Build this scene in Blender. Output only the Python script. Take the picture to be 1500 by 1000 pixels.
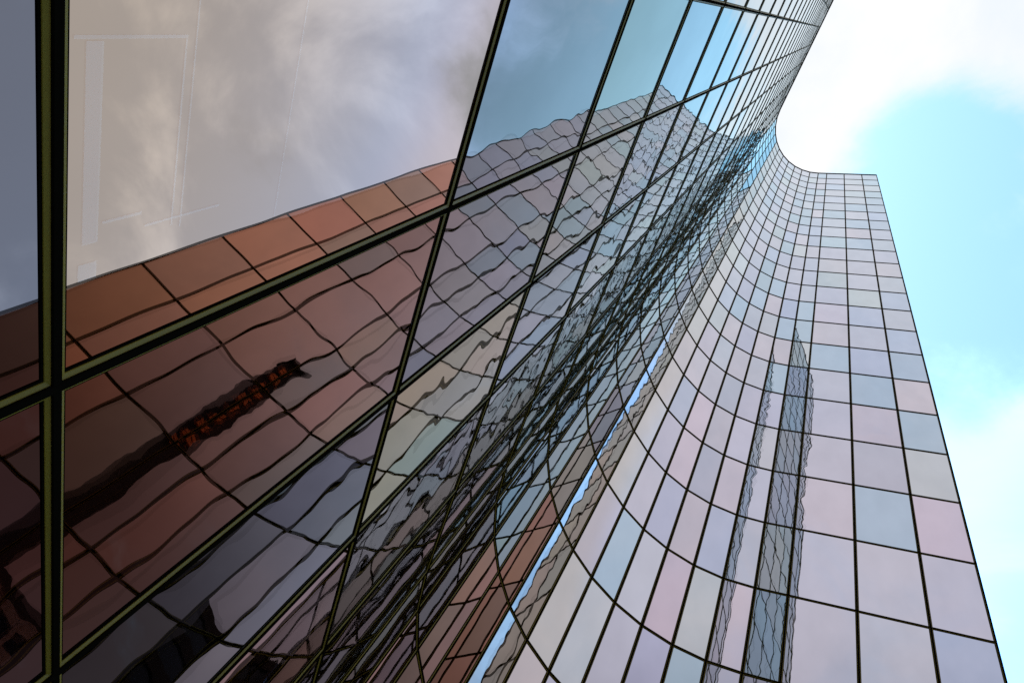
import bpy, bmesh, math, random
from mathutils import Vector, Matrix

for o in list(bpy.data.objects):
    bpy.data.objects.remove(o)
SC = bpy.context.scene
COL = SC.collection
S = 3.4                       # storey height in metres
EYE = 1.683                   # camera height
Z0 = 27.505                   # storeys from the eye to the roof

# ------------------------------------------------------------------ camera
R = [(-0.2991700370873541, -0.8754968100746158, 0.37947677723156653),
     (0.8249744756927494, -0.43716341767518313, -0.3581972371498174),
     (0.47949390336511505, 0.20589677461149158, 0.8530487177413616)]
FPX = 1079.458
cam_data = bpy.data.cameras.new('camera')
cam_data.sensor_fit = 'HORIZONTAL'
cam_data.sensor_width = 36.0
cam_data.lens = 36.0 * FPX / 1500.0
cam_data.clip_start = 0.05
cam_data.clip_end = 5000.0
cam = bpy.data.objects.new('camera', cam_data)
COL.objects.link(cam)
cam.matrix_world = Matrix(((R[0][0], -R[1][0], -R[2][0], 0.0),
                           (R[0][1], -R[1][1], -R[2][1], 0.0),
                           (R[0][2], -R[1][2], -R[2][2], EYE),
                           (0, 0, 0, 1)))
SC.camera = cam


def pixel_dir(x, y):
    v = Vector((x - 750.0, y - 500.0, FPX))
    return Vector([sum(R[k][i] * v[k] for k in range(3)) for i in range(3)]).normalized()


# ------------------------------------------------------------------ render settings
SC.render.engine = 'CYCLES'
SC.view_settings.view_transform = 'Standard'
SC.view_settings.look = 'None'
SC.view_settings.exposure = 0.0
SC.view_settings.gamma = 1.0
SC.cycles.max_bounces = 14
SC.cycles.glossy_bounces = 12
SC.cycles.diffuse_bounces = 2
SC.cycles.transparent_max_bounces = 8
SC.cycles.sample_clamp_indirect = 8.0
SC.cycles.use_denoising = False

# ------------------------------------------------------------------ sky and sun
SUN_EL, SUN_AZ = math.radians(50), math.radians(60)     # azimuth from +x, behind the tower
STR = 0.12
world = bpy.data.worlds.new("World")
SC.world = world
world.use_nodes = True
wn, wl = world.node_tree.nodes, world.node_tree.links
wn.clear()


def nd(t, **kw):
    n = wn.new(t)
    for k, v in kw.items():
        setattr(n, k, v)
    return n


def wmath(op, a, b=None, c=None, clamp=False):
    n = nd('ShaderNodeMath', operation=op, use_clamp=clamp)
    for i, v in enumerate((a, b, c)):
        if v is None:
            continue
        if isinstance(v, (int, float)):
            n.inputs[i].default_value = v
        else:
            wl.new(v, n.inputs[i])
    return n.outputs[0]


def wmix(f, a, b):
    n = nd('ShaderNodeMix', data_type='RGBA')
    for s, v in ((n.inputs[0], f), (n.inputs[6], a), (n.inputs[7], b)):
        if hasattr(v, 'links'):
            wl.new(v, s)
        elif isinstance(v, tuple):
            s.default_value = v + (1,)
        else:
            s.default_value = v
    return n.outputs[2]


def smooth(v, lo, hi):
    n = nd('ShaderNodeMapRange', interpolation_type='SMOOTHSTEP')
    wl.new(v, n.inputs[0])
    n.inputs[1].default_value, n.inputs[2].default_value = lo, hi
    return n.outputs[0]


tc = nd('ShaderNodeTexCoord')
sky = nd('ShaderNodeTexSky', sky_type='NISHITA', sun_disc=False)
sky.sun_elevation = SUN_EL
sky.sun_rotation = math.pi / 2 - SUN_AZ
sky.air_density, sky.dust_density, sky.ozone_density = 1.0, 1.5, 1.5
sep = nd('ShaderNodeSeparateXYZ')
wl.new(tc.outputs['Generated'], sep.inputs[0])
den = wmath('ADD', wmath('MAXIMUM', sep.outputs[2], 0.0), 0.22)
comb = nd('ShaderNodeCombineXYZ')
wl.new(wmath('DIVIDE', sep.outputs[0], den), comb.inputs[0])
wl.new(wmath('DIVIDE', sep.outputs[1], den), comb.inputs[1])


def cloud_noise(scale, detail, rough, off, dist=0.0):
    mp = nd('ShaderNodeMapping')
    mp.inputs['Location'].default_value = off
    wl.new(comb.outputs[0], mp.inputs['Vector'])
    n = nd('ShaderNodeTexNoise')
    n.inputs['Scale'].default_value = scale
    n.inputs['Detail'].default_value = detail
    n.inputs['Roughness'].default_value = rough
    n.inputs['Distortion'].default_value = dist
    wl.new(mp.outputs[0], n.inputs['Vector'])
    return n.outputs[0]


def blob(d, lo, hi):
    n = nd('ShaderNodeVectorMath', operation='DOT_PRODUCT')
    wl.new(tc.outputs['Generated'], n.inputs[0])
    n.inputs[1].default_value = tuple(d)
    return smooth(n.outputs['Value'], lo, hi)


n_cover = cloud_noise(3.6, 8, 0.55, (3.1, 1.7, 0), 0.5)
n_shade = cloud_noise(3.0, 9, 0.58, (7.7, 2.3, 0), 0.5)
n_edge = cloud_noise(5.5, 7, 0.6, (11.3, 5.9, 0), 0.8)
hd = nd('ShaderNodeVectorMath', operation='DOT_PRODUCT')
wl.new(tc.outputs['Generated'], hd.inputs[0])
hd.inputs[1].default_value = tuple(pixel_dir(1420, 375))
hole = smooth(wmath('ADD', hd.outputs['Value'], wmath('MULTIPLY', wmath('SUBTRACT', n_edge, 0.5), 0.035)), 0.970, 1.002)          # the blue opening beside the tower
hole2 = blob(pixel_dir(1300, 300), 0.975, 1.0)
south = blob(Vector((0.36, -0.64, 0.68)).normalized(), 0.82, 0.91)   # unseen street-side sky, made over-blue so the warm panes mirror grey
west = nd('ShaderNodeMapRange', interpolation_type='SMOOTHSTEP')      # dark bank added low in the unseen west to dim the reflections
wl.new(wmath('ADD', sep.outputs[2], wmath('MULTIPLY', sep.outputs[0], 0.45)), west.inputs[0])
west.inputs[1].default_value, west.inputs[2].default_value = 0.05, 0.50
cover = wmath('SUBTRACT', wmath('ADD', 1.2, wmath('MULTIPLY', wmath('SUBTRACT', n_cover, 0.5), 2.0)),
              wmath('ADD', wmath('MULTIPLY', hole, 1.15), wmath('MULTIPLY', hole2, 0.30)))
cover = smooth(cover, 0.05, 1.0)
bright = wmix(smooth(n_shade, 0.32, 0.62), (0.88, 0.94, 1.0), (1.04, 1.04, 1.06))
dull = wmix(smooth(n_shade, 0.44, 0.68), (0.66, 1.48, 3.05), (1.0, 2.2, 4.3))
high = wmix(smooth(n_shade, 0.40, 0.66), (0.88, 1.42, 2.1), (1.05, 1.70, 2.5))
dull = wmix(smooth(sep.outputs[1], -0.46, -0.34), dull, high)
cloud = wmix(south, bright, dull)
cloud = wmix(west.outputs[0], (0.26, 0.225, 0.235), cloud)
csc = nd('ShaderNodeVectorMath', operation='SCALE')
wl.new(cloud, csc.inputs[0])
csc.inputs['Scale'].default_value = 1.0 / STR
clear = nd('ShaderNodeVectorMath', operation='MULTIPLY')
wl.new(sky.outputs[0], clear.inputs[0])
clear.inputs[1].default_value = (3.7, 4.6, 3.6)
col = wmix(cover, clear.outputs[0], csc.outputs[0])
bg = nd('ShaderNodeBackground')
wl.new(col, bg.inputs[0])
bg.inputs[1].default_value = STR
wout = nd('ShaderNodeOutputWorld')
wl.new(bg.outputs[0], wout.inputs[0])

sun_d = bpy.data.lights.new('sun', 'SUN')
sun_d.energy = 1.5
sun_d.angle = math.radians(10)
sun_d.color = (1.0, 0.95, 0.88)
sun = bpy.data.objects.new('sun', sun_d)
COL.objects.link(sun)
sv = Vector((math.cos(SUN_EL) * math.cos(SUN_AZ), math.cos(SUN_EL) * math.sin(SUN_AZ), math.sin(SUN_EL)))
sun.rotation_euler = sv.to_track_quat('Z', 'Y').to_euler()


# ------------------------------------------------------------------ helpers
def tag(o, label=None, cat=None, group=None, kind=None):
    for k, v in (('label', label), ('category', cat), ('group', group), ('kind', kind)):
        if v:
            o[k] = v
    return o


def empty(name, loc, label, cat, group=None):
    o = bpy.data.objects.new(name, None)
    COL.objects.link(o)
    o.location = loc
    return tag(o, label, cat, group)


class MB:
    """collects quads and boxes, then links them as ONE mesh object"""

    def __init__(self):
        self.v, self.f = [], []

    def quad(self, *p):
        i = len(self.v)
        self.v += [tuple(q) for q in p]
        self.f.append(tuple(range(i, i + len(p))))

    def prism(self, poly, z0, z1):
        n = len(poly)
        i = len(self.v)
        self.v += [(x, y, z0) for x, y in poly] + [(x, y, z1) for x, y in poly]
        self.f.append(tuple(range(i + n - 1, i - 1, -1)))
        self.f.append(tuple(range(i + n, i + 2 * n)))
        for k in range(n):
            m = (k + 1) % n
            self.f.append((i + k, i + m, i + n + m, i + n + k))

    def box(self, x0, x1, y0, y1, z0, z1):
        self.prism([(x0, y0), (x1, y0), (x1, y1), (x0, y1)], z0, z1)

    def build(self, name, mat, parent=None):
        me = bpy.data.meshes.new(name)
        me.from_pydata(self.v, [], self.f)
        me.materials.append(mat)
        me.update()
        o = bpy.data.objects.new(name, me)
        COL.objects.link(o)
        if parent is not None:
            o.parent = parent
            o.matrix_parent_inverse = Matrix.Translation(-Vector(parent.location))
        return o


def new_mat(name):
    m = bpy.data.materials.new(name)
    m.use_nodes = True
    m.node_tree.nodes.clear()
    return m, m.node_tree.nodes, m.node_tree.links


def plain(name, c, rough=0.5, metal=0.0, var=0.15, scale=3.0, spec=0.5):
    m, n, l = new_mat(name)
    b = n.new('ShaderNodeBsdfPrincipled')
    t = n.new('ShaderNodeTexCoord')
    x = n.new('ShaderNodeTexNoise')
    x.inputs['Scale'].default_value = scale
    x.inputs['Detail'].default_value = 6
    l.new(t.outputs['Object'], x.inputs['Vector'])
    mx = n.new('ShaderNodeMix')
    mx.data_type = 'RGBA'
    mx.inputs[6].default_value = tuple(v * (1 - var) for v in c) + (1,)
    mx.inputs[7].default_value = tuple(v * (1 + var) for v in c) + (1,)
    l.new(x.outputs[0], mx.inputs[0])
    l.new(mx.outputs[2], b.inputs['Base Color'])
    b.inputs['Roughness'].default_value = rough
    b.inputs['Metallic'].default_value = metal
    b.inputs['Specular IOR Level'].default_value = spec
    o = n.new('ShaderNodeOutputMaterial')
    l.new(b.outputs[0], o.inputs[0])
    return m


# ------------------------------------------------------------------ coated mirror glass
def glass_material():
    m, n, l = new_mat('coated_mirror_glass')

    def vmath(op, a, b=None, scale=None):
        x = n.new('ShaderNodeVectorMath')
        x.operation = op
        for i, v in enumerate((a, b)):
            if v is None:
                continue
            if isinstance(v, tuple):
                x.inputs[i].default_value = v
            else:
                l.new(v, x.inputs[i])
        if scale is not None:
            x.inputs['Scale'].default_value = scale
        return x.outputs[0]

    uv = n.new('ShaderNodeUVMap')
    uv.uv_map = 'pane_uv'
    tint = n.new('ShaderNodeAttribute')
    tint.attribute_name = 'tint'
    tilt = n.new('ShaderNodeAttribute')
    tilt.attribute_name = 'tilt'
    geo = n.new('ShaderNodeNewGeometry')
    wa = n.new('ShaderNodeAttribute')
    wa.attribute_name = 'warp'

    def warp(scale, mult, amp, off):
        v = vmath('ADD', vmath('MULTIPLY', uv.outputs[0], mult), off)
        x = n.new('ShaderNodeTexNoise')
        x.inputs['Scale'].default_value = scale
        x.inputs['Detail'].default_value = 1.0
        x.inputs['Roughness'].default_value = 0.4
        l.new(v, x.inputs['Vector'])
        a = n.new('ShaderNodeMath')
        a.operation = 'MULTIPLY'
        l.new(wa.outputs['Fac'], a.inputs[0])
        a.inputs[1].default_value = amp
        r = vmath('SCALE', vmath('SUBTRACT', x.outputs['Color'], (0.5, 0.5, 0.5)))
        l.new(a.outputs[0], r.node.inputs['Scale'])
        return r

    big = warp(0.9, (1, 1, 0), WARP_BIG, (0, 0, 0))
    rip = warp(2.6, (1.0, 0.8, 0), WARP_RIP, (9, 4, 0))
    big2 = warp(0.8, (1, 1, 0), WARP_BIG * 1.5, (31, 17, 0))
    rip2 = warp(2.3, (0.8, 1.0, 0), WARP_RIP * 1.2, (19, 24, 0))
    n1 = vmath('NORMALIZE', vmath('ADD', vmath('ADD', geo.outputs['Normal'], big), vmath('ADD', rip, tilt.outputs['Vector'])))
    t2 = vmath('SCALE', tilt.outputs['Vector'], scale=0.7)
    n2 = vmath('NORMALIZE', vmath('ADD', vmath('ADD', geo.outputs['Normal'], big2), vmath('ADD', rip2, t2)))
    lw = n.new('ShaderNodeLayerWeight')
    lw.inputs['Blend'].default_value = 0.5
    pw = n.new('ShaderNodeMath')
    pw.operation = 'POWER'
    l.new(lw.outputs['Facing'], pw.inputs[0])
    pw.inputs[1].default_value = 3.9
    mx = n.new('ShaderNodeMix')
    mx.data_type = 'RGBA'
    l.new(pw.outputs[0], mx.inputs[0])
    l.new(tint.outputs['Color'], mx.inputs[6])
    mx.inputs[7].default_value = (0.86, 0.98, 1.04, 1)
    # faint streaks of dust on the outer face
    dn = n.new('ShaderNodeTexNoise')
    dn.inputs['Scale'].default_value = 1.4
    dn.inputs['Detail'].default_value = 8
    l.new(vmath('MULTIPLY', uv.outputs[0], (1.0, 0.45, 0)), dn.inputs['Vector'])
    dm = n.new('ShaderNodeMapRange')
    l.new(dn.outputs[0], dm.inputs[0])
    dm.inputs[1].default_value, dm.inputs[2].default_value = 0.35, 0.75
    dm.inputs[3].default_value, dm.inputs[4].default_value = 1.0, 0.93
    mul = vmath('SCALE', mx.outputs[2])
    sn = mul.node
    l.new(dm.outputs[0], sn.inputs['Scale'])
    g1 = n.new('ShaderNodeBsdfGlossy')
    g2 = n.new('ShaderNodeBsdfGlossy')
    for g, nn in ((g1, n1), (g2, n2)):
        g.inputs['Roughness'].default_value = 0.0
        l.new(mul, g.inputs['Color'])
        l.new(nn, g.inputs['Normal'])
    mixs = n.new('ShaderNodeMixShader')
    mixs.inputs[0].default_value = 0.15
    l.new(g1.outputs[0], mixs.inputs[1])
    l.new(g2.outputs[0], mixs.inputs[2])
    o = n.new('ShaderNodeOutputMaterial')
    l.new(mixs.outputs[0], o.inputs[0])
    return m


WARP_BIG, WARP_RIP = 0.014, 0.014
M_GLASS = glass_material()
M_CAP = plain('black_anodised_metal', (0.0045, 0.0036, 0.0020), 0.6, 0.0, 0.2, 2.0, 0.0)
M_BEAD = plain('olive_bronze_metal', (0.17, 0.122, 0.008), 0.5, 0.0, 0.2, 2.0, 0.12)
M_GASKET = plain('black_rubber', (0.004, 0.0034, 0.002), 0.8, 0.0, 0.1, 2.0, 0.0)
M_DARK = plain('dark_core_concrete', (0.05, 0.05, 0.05), 0.8)

# ------------------------------------------------------------------ the tower's plan (storey units, from the eye)
YW, XA, W = 0.6159251593686242, 0.606878049520083, 0.540270734794051
TURN, NARC, LAST = 1.932429926397952, 11, 0.45337917535668576
C = W / 2
FLAT_LEFT, N_CONVEX, CONVEX_STEP, N_END = 7, 9, math.radians(10), 5

pts = []
p = Vector((XA + 4 * W, YW))
right_pts = [p.copy()]
for i in range(NARC):
    a = -(i + .5) * TURN / NARC
    p = p + C * Vector((math.cos(a), math.sin(a)))
    right_pts.append(p.copy())
u = Vector((math.cos(-TURN), math.sin(-TURN)))
for step in (C, W, W, LAST):
    p = p + u * step
    right_pts.append(p.copy())
left_pts = [Vector((XA + k * W, YW)) for k in range(-FLAT_LEFT, 4)]
p = left_pts[0].copy()
ext = []
for i in range(N_CONVEX):
    a = math.pi - (i + .5) * CONVEX_STEP
    p = p + C * Vector((math.cos(a), math.sin(a)))
    ext.append(p.copy())
for i in range(N_END):
    p = p + Vector((0, W))
    ext.append(p.copy())
PLAN = [q * S for q in (ext[::-1] + left_pts + right_pts)]     # left to right along the front
I_MZ = len(ext) + FLAT_LEFT - 1                                # bay MZ-MA starts here
NROW = 28


def zrow(j):
    return EYE + (Z0 - j) * S


ZG = 0.0
tower = empty('glass_tower', (PLAN[I_MZ].x, PLAN[I_MZ].y + 4, 0),
              'tall concave tower of bronze tinted mirror glass in a black grid of frames', 'tower')

random.seed(11)
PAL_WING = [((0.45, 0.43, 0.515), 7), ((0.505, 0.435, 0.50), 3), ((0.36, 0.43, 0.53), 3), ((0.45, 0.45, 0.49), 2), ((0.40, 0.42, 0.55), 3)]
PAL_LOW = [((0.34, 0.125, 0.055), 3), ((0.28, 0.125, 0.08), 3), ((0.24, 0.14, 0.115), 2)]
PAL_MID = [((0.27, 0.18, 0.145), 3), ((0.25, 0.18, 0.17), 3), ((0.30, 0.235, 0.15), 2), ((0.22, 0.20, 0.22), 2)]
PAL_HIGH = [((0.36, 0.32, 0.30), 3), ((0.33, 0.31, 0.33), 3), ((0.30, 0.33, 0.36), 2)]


def pick(pal):
    r = random.random() * sum(w for _, w in pal)
    for c, w in pal:
        r -= w
        if r <= 0:
            break
    k = random.uniform(0.93, 1.07)
    return tuple(min(0.9, v * k * random.uniform(0.97, 1.03)) for v in c)


CAPW, BEADW, GASK = 0.044, 0.022, 0.009      # half of the cap is taken by each side
PROUD, RECESS = 0.045, 0.0


def bay_frame(b):
    a, c = PLAN[b], PLAN[b + 1]
    t = (c - a).normalized()
    nrm = Vector((t.y, -t.x))        # outward: towards the street
    return a, c, t, nrm


def project(v):
    d = Vector(v) - Vector((0, 0, EYE))
    q = [sum(R[k][i] * d[i] for i in range(3)) for k in range(3)]
    if q[2] < 0.05:
        return None
    return (750 + FPX * q[0] / q[2], 500 + FPX * q[1] / q[2])


def clip_area(poly):
    def clip(ps, f, g):
        out = []
        for i in range(len(ps)):
            a, b2 = ps[i], ps[(i + 1) % len(ps)]
            fa, fb = f(a), f(b2)
            if fa >= 0:
                out.append(a)
            if (fa >= 0) != (fb >= 0):
                k = fa / (fa - fb)
                out.append((a[0] + (b2[0] - a[0]) * k, a[1] + (b2[1] - a[1]) * k))
        return out
    for f in (lambda q: q[0], lambda q: 1500 - q[0], lambda q: q[1], lambda q: 1000 - q[1]):
        poly = clip(poly, f, None)
        if not poly:
            return 0.0
    return abs(sum(poly[i][0] * poly[(i + 1) % len(poly)][1] - poly[(i + 1) % len(poly)][0] * poly[i][1] for i in range(len(poly)))) / 2


panes = []
for b in range(len(PLAN) - 1):
    a, c, t, nrm = bay_frame(b)
    base = len(ext) + FLAT_LEFT + 4            # first narrow bay of the hollow curve
    wall = b < base + 4
    for j in range(NROW):
        z1, z0 = zrow(j), max(zrow(j + 1), ZG + 0.02)
        e = CAPW / 2 + BEADW
        A0, A1 = a + t * e, c - t * e
        P = [(A0.x, A0.y, z0 + e), (A1.x, A1.y, z0 + e), (A1.x, A1.y, z1 - e), (A0.x, A0.y, z1 - e)]
        pr = [project(q) for q in P]
        facing = nrm.dot(Vector((0, 0)) - (a + c) / 2) > 0
        area = clip_area(pr) if facing and all(pr) else 0.0
        tilt3 = Vector((t.x, t.y, 0)) * random.gauss(0, 1) + Vector((0, 0, 1)) * random.gauss(0, 1)
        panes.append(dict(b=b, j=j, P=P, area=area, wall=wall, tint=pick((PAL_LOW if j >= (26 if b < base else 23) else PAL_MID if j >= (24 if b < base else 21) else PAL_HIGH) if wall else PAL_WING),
                          tilt=tilt3 * 0.0022 + Vector((0.0125 if b < base else 0, 0, 0)), warp=random.choice((0.5, 0.8, 1.0, 1.3, 1.7)) * (0.3 if base - 1 <= b < base + 7 else 0.6 if b >= base + 7 else 1.0), off=(random.uniform(0, 90), random.uniform(0, 90)),
                          w=(A1 - A0).length, h=z1 - z0, nrm=nrm, t=t, z0=z0, z1=z1, a=a, c=c))


def make_panes(lst, name, parent):
    vs, fs = [], []
    for q in lst:
        i = len(vs)
        vs += q['P']
        fs.append((i, i + 1, i + 2, i + 3))
    me = bpy.data.meshes.new(name)
    me.from_pydata(vs, [], fs)
    me.uv_layers.new(name='pane_uv')
    me.attributes.new('tint', 'FLOAT_COLOR', 'FACE')
    me.attributes.new('tilt', 'FLOAT_VECTOR', 'FACE')
    me.attributes.new('warp', 'FLOAT', 'FACE')
    uv = me.uv_layers['pane_uv']
    tint, tilt, warp = (me.attributes[x] for x in ('tint', 'tilt', 'warp'))
    for k, q in enumerate(lst):
        for m, (uu, vv) in enumerate(((0, 0), (q['w'], 0), (q['w'], q['h']), (0, q['h']))):
            uv.data[4 * k + m].uv = (uu + q['off'][0], vv + q['off'][1])
        tint.data[k].color = q['tint'] + (1,)
        tilt.data[k].vector = q['tilt']
        warp.data[k].value = q['warp']
    me.materials.append(M_GLASS)
    me.update()
    o = bpy.data.objects.new(name, me)
    COL.objects.link(o)
    o.parent = parent
    top = parent
    while top.parent:
        top = top.parent
    o.matrix_parent_inverse = Matrix.Translation(-Vector(top.location))
    return o


def ring(q, e, d):
    a, c, t, nr = q['a'], q['c'], q['t'], q['nrm']
    A, B = a + t * e + nr * d, c - t * e + nr * d
    return [(A.x, A.y, q['z0'] + e), (B.x, B.y, q['z0'] + e), (B.x, B.y, q['z1'] - e), (A.x, A.y, q['z1'] - e)]


def rings(mb, q, steps):
    rr = [ring(q, e, d) for e, d in steps]
    for ra, rb in zip(rr[:-1], rr[1:]):
        for k in range(4):
            m = (k + 1) % 4
            mb.quad(ra[k], ra[m], rb[m], rb[k])


def bead_mesh(mb, q):
    """the olive bead that frames one pane, mitred at its corners"""
    e0, e1 = CAPW / 2 - 0.004, CAPW / 2 + BEADW
    rings(mb, q, ((e0, 0.021), (e1 - 0.002, 0.0115), (e1, 0.0095), (e1, 0.007)))


def gasket_mesh(mb, q):
    e1 = CAPW / 2 + BEADW
    rings(mb, q, ((e1 - 0.002, 0.0068), (e1 + GASK, 0.0055), (e1 + GASK, -0.002)))


for q in panes:
    if q['b'] == I_MZ and q['j'] == 26:       # the large pane overhead: flatter, and the warmest coating
        q.update(tint=(0.57, 0.215, 0.088), warp=0.3)
    if q['b'] == base + 4:                    # this bay of the curve was set slightly askew
        q['tilt'] = q['tilt'] + Vector((q['t'].x, q['t'].y, 0)) * -0.006
        q['warp'] = 0.9
        q['tint'] = (0.36, 0.26, 0.19)
    if q['b'] == I_MZ + 2 and q['j'] in (25, 26):   # an odd yellow coating above a smoky one
        q['tint'] = (0.38, 0.29, 0.105) if q['j'] == 25 else (0.11, 0.085, 0.08)
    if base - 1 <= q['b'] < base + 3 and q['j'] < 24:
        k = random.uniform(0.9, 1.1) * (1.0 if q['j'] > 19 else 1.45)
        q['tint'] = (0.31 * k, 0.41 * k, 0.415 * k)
    if base - 3 <= q['b'] < base - 1 and q['j'] < 25:
        q['tint'] = tuple(v * k for v, k in zip(q['tint'], (0.82, 1.06, 1.03)))
    if q['b'] == base + 5:
        q['tint'] = tuple(v * random.uniform(0.95, 1.05) for v in (0.46, 0.41, 0.42))
    if q['b'] == I_MZ and q['j'] == 27:
        q.update(tint=(0.215, 0.105, 0.066), warp=0.5)
panes.sort(key=lambda q: -q['area'])
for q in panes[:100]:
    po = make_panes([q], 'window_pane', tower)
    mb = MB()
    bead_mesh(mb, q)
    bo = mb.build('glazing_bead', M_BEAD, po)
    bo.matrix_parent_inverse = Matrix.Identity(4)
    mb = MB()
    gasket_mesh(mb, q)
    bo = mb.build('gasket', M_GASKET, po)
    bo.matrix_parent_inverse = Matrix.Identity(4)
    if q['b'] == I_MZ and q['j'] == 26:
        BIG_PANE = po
        po['label'] = 'large warm tinted pane with a faint painted lamp reflection'
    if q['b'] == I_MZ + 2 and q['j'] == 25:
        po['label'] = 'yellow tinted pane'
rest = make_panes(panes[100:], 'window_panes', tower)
rest['kind'] = 'stuff'
mb = MB()
for q in panes[100:]:
    bead_mesh(mb, q)
bo = mb.build('glazing_beads', M_BEAD, tower)
bo['kind'] = 'stuff'
mb = MB()
for q in panes[100:]:
    gasket_mesh(mb, q)
bo = mb.build('gaskets', M_GASKET, tower)
bo['kind'] = 'stuff'

# vertical caps (mullions) and storey caps (transoms)
NP = len(PLAN)


def vert_normal(k):
    ns = []
    if k > 0:
        ns.append(bay_frame(k - 1)[3])
    if k < NP - 1:
        ns.append(bay_frame(k)[3])
    s = sum(ns, Vector((0, 0)))
    s.normalize()
    return s / max(0.5, s.dot(ns[0]))


VN = [vert_normal(k) for k in range(NP)]
for k in range(NP):
    n2 = VN[k].normalized()
    tt = Vector((-n2.y, n2.x))
    h = CAPW / 2
    base = PLAN[k]
    poly = [base + tt * h + n2 * (-0.10), base + tt * h + n2 * 0.027, base + tt * (h - .006) + n2 * 0.032,
            base - tt * (h - .006) + n2 * 0.032, base - tt * h + n2 * 0.027, base - tt * h + n2 * (-0.10)]
    mb = MB()
    mb.prism([(q.x, q.y) for q in poly], ZG, zrow(0) + 0.05)
    mb.build('mullion', M_CAP, tower)
for j in range(0, NROW):
    z = zrow(j)
    h = CAPW / 2 if j else 0.06
    mb = MB()
    for k in range(NP - 1):
        def sec(m):
            return [Vector((*(PLAN[m] + VN[m] * d), zz)) for d, zz in ((-0.10, z - h), (0.024, z - h), (0.0290, z - h + .005), (0.0290, z + h - .005), (0.024, z + h), (-0.10, z + h))]
        s0, s1 = sec(k), sec(k + 1)
        for i in range(6):
            m = (i + 1) % 6
            mb.quad(s0[i], s1[i], s1[m], s0[m])
    mb.build('transom', M_CAP, tower)

# body behind the glass: floors end here, rear walls and roof close the volume
wing_n = bay_frame(NP - 2)[3]
back = [PLAN[-1] - wing_n * 9.0, Vector((PLAN[-6].x + 12, 12.0)), Vector((PLAN[0].x, 16.0))]
inner = [PLAN[k] - VN[k] * 0.12 for k in range(NP)]
mb = MB()
outline = [(q.x, q.y) for q in [PLAN[-1] - VN[-1] * 0.12] + back + [inner[0]]]
for (x0, y0), (x1, y1) in zip(outline[:-1], outline[1:]):
    mb.quad((x0, y0, 0), (x1, y1, 0), (x1, y1, zrow(0)), (x0, y0, zrow(0)))
mb.build('rear_wall', M_DARK, tower)
mb = MB()
roof_poly = [(q.x, q.y) for q in inner] + [(q.x, q.y) for q in back]
mb.quad(*[(x, y, zrow(0) - 0.02) for x, y in roof_poly])
mb.build('roof', M_DARK, tower)

mb = MB()                                        # slim metal coping along the roof edge
for k in range(NP - 1):
    o0, o1, i0, i1 = PLAN[k] + VN[k] * .06, PLAN[k + 1] + VN[k + 1] * .06, PLAN[k] - VN[k] * .30, PLAN[k + 1] - VN[k + 1] * .30
    za, zb = zrow(0) + .062, zrow(0) + .12
    mb.quad((o0.x, o0.y, za), (o1.x, o1.y, za), (o1.x, o1.y, zb), (o0.x, o0.y, zb))
    mb.quad((o0.x, o0.y, zb), (o1.x, o1.y, zb), (i1.x, i1.y, zb), (i0.x, i0.y, zb))
    mb.quad((i0.x, i0.y, za), (i1.x, i1.y, za), (o1.x, o1.y, za), (o0.x, o0.y, za))
mb.build('coping', M_CAP, tower)

# ------------------------------------------------------------------ ground
M_PAVE = plain('pale_stone_paving', (0.25, 0.24, 0.22), 0.8, 0, 0.2, 0.7)
mb = MB()
mb.quad((-900, -900, 0), (900, -900, 0), (900, 900, 0), (-900, 900, 0))
g = mb.build('ground', M_PAVE)
tag(g, 'pale stone paving around the foot of the glass tower', None, None, 'structure')

# added strips that paint a lamp frame's ghost reflection on the overhead pane
def lamp_reflection_material():
    m, n, l = new_mat('painted_lamp_reflection')
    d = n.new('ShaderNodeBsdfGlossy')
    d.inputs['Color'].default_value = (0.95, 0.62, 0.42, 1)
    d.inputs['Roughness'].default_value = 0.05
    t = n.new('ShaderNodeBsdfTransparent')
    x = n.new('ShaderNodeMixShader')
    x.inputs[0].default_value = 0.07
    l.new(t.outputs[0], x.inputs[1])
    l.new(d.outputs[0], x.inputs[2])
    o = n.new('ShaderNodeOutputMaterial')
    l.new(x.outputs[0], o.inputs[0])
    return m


M_LAMP_REFL = lamp_reflection_material()
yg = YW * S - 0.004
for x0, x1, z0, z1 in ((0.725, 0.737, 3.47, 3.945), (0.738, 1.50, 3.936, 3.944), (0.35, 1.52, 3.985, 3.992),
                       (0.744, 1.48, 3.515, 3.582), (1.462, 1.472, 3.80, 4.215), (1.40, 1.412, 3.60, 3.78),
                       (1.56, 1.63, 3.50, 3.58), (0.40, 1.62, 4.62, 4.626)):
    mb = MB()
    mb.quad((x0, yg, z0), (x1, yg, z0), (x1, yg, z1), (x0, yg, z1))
    fo = mb.build('lamp_reflection_strip', M_LAMP_REFL, BIG_PANE)
    fo.matrix_parent_inverse = Matrix.Identity(4)

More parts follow.
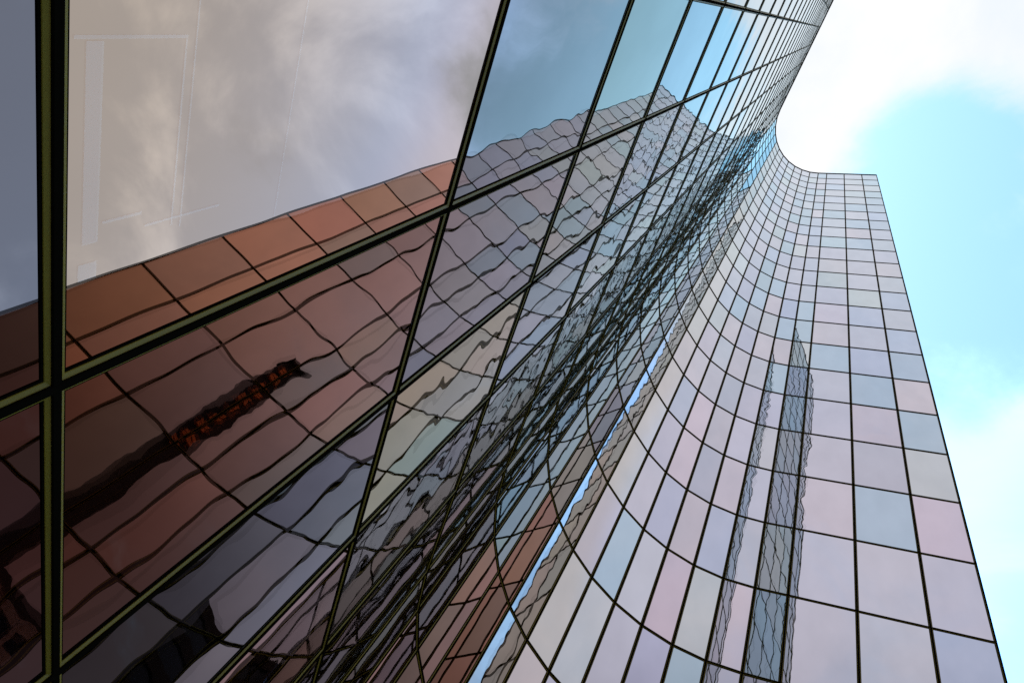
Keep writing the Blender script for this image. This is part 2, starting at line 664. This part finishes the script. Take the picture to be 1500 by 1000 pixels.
# ------------------------------------------------------------------ the far side of the square, met only as reflections
M_BROWN = plain('brown_stone_cladding', (0.16, 0.085, 0.05), 0.7, 0, 0.25, 0.6)
M_GREY = plain('grey_brown_precast_concrete', (0.17, 0.14, 0.125), 0.8, 0, 0.2, 0.5)
M_WIN = plain('dark_window_glass', (0.012, 0.013, 0.016), 0.12, 0, 0.2, 0.5, 0.4)
M_SOOT = plain('soot_black_steel', (0.024, 0.015, 0.011), 0.7, 0, 0.3, 0.8, 0.1)
M_ORANGE = plain('orange_painted_louvre', (0.50, 0.12, 0.02), 0.5, 0, 0.25, 1.5, 0.2)


def office(name, x0, x1, y0, y1, n, mat, label):
    fh = 3.5
    b = empty(name, ((x0 + x1) / 2, (y0 + y1) / 2, 0), label, 'building', 'office blocks across the square')
    mb = MB()
    mb.box(x0 + .3, x1 - .3, y0 + .3, y1 - .3, 0, n * fh)
    mb.build('glazing', M_WIN, b)
    for k in range(n + 1):
        z = k * fh
        mb = MB()
        mb.box(x0, x1, y0, y1, max(0, z - 0.7), z + 0.6)
        mb.build('spandrel', mat, b)
    m = int((y1 - y0) / 3.0)
    for k in range(m + 1):
        y = y0 + (y1 - y0) * k / m
        mb = MB()
        mb.box(x1 - .25, x1 + .12, y - .2, y + .2, 0, n * fh + 0.2)
        mb.build('pier', mat, b)
    mb = MB()
    mb.box(x0 + 3, x1 - 3, y0 + 4, y1 - 4, n * fh + .6, n * fh + 3.4)
    mb.build('roof_plant_room', M_SOOT, b)
    return b


office('office_block', -92, -70, -13.5, 13.0, 12, M_BROWN, 'brown stone office block with dark window bands mirrored low in the glass wall')
office('office_block', -96, -74, -52.0, -17.0, 10, M_GREY, 'lower grey concrete office block mirrored beside the brown stone block')

st = empty('stair_tower', (-54.4, 1.6, 0), 'slim black stair tower with orange louvres mirrored as a dark streak in the glass wall', 'tower')
mb = MB()
mb.box(-57.5, -54.5, -0.6, 3.4, 0, 86.6)
mb.build('shaft', M_SOOT, st)
for k in range(10):
    z = 84.2 - k * 2.6
    y0, y1 = -0.1 + random.uniform(0, .5), 2.4 - random.uniform(0, .6)
    mb = MB()
    for m in range(2):
        zz = z - m * 0.75
        mb.prism([(-54.5, y0), (-54.1, y0), (-54.1, y1), (-54.5, y1)], zz - .28, zz + .28)
    mb.build('louvre', M_ORANGE, st)
mb = MB()
mb.box(-57.8, -54.0, -0.9, 3.7, 86.6, 87.1)
mb.build('roof', M_SOOT, st)

office('office_block', -44, -18, -78.0, -50.0, 13, M_SOOT, 'tall black office block mirrored as a dark mass in the lowest panes')
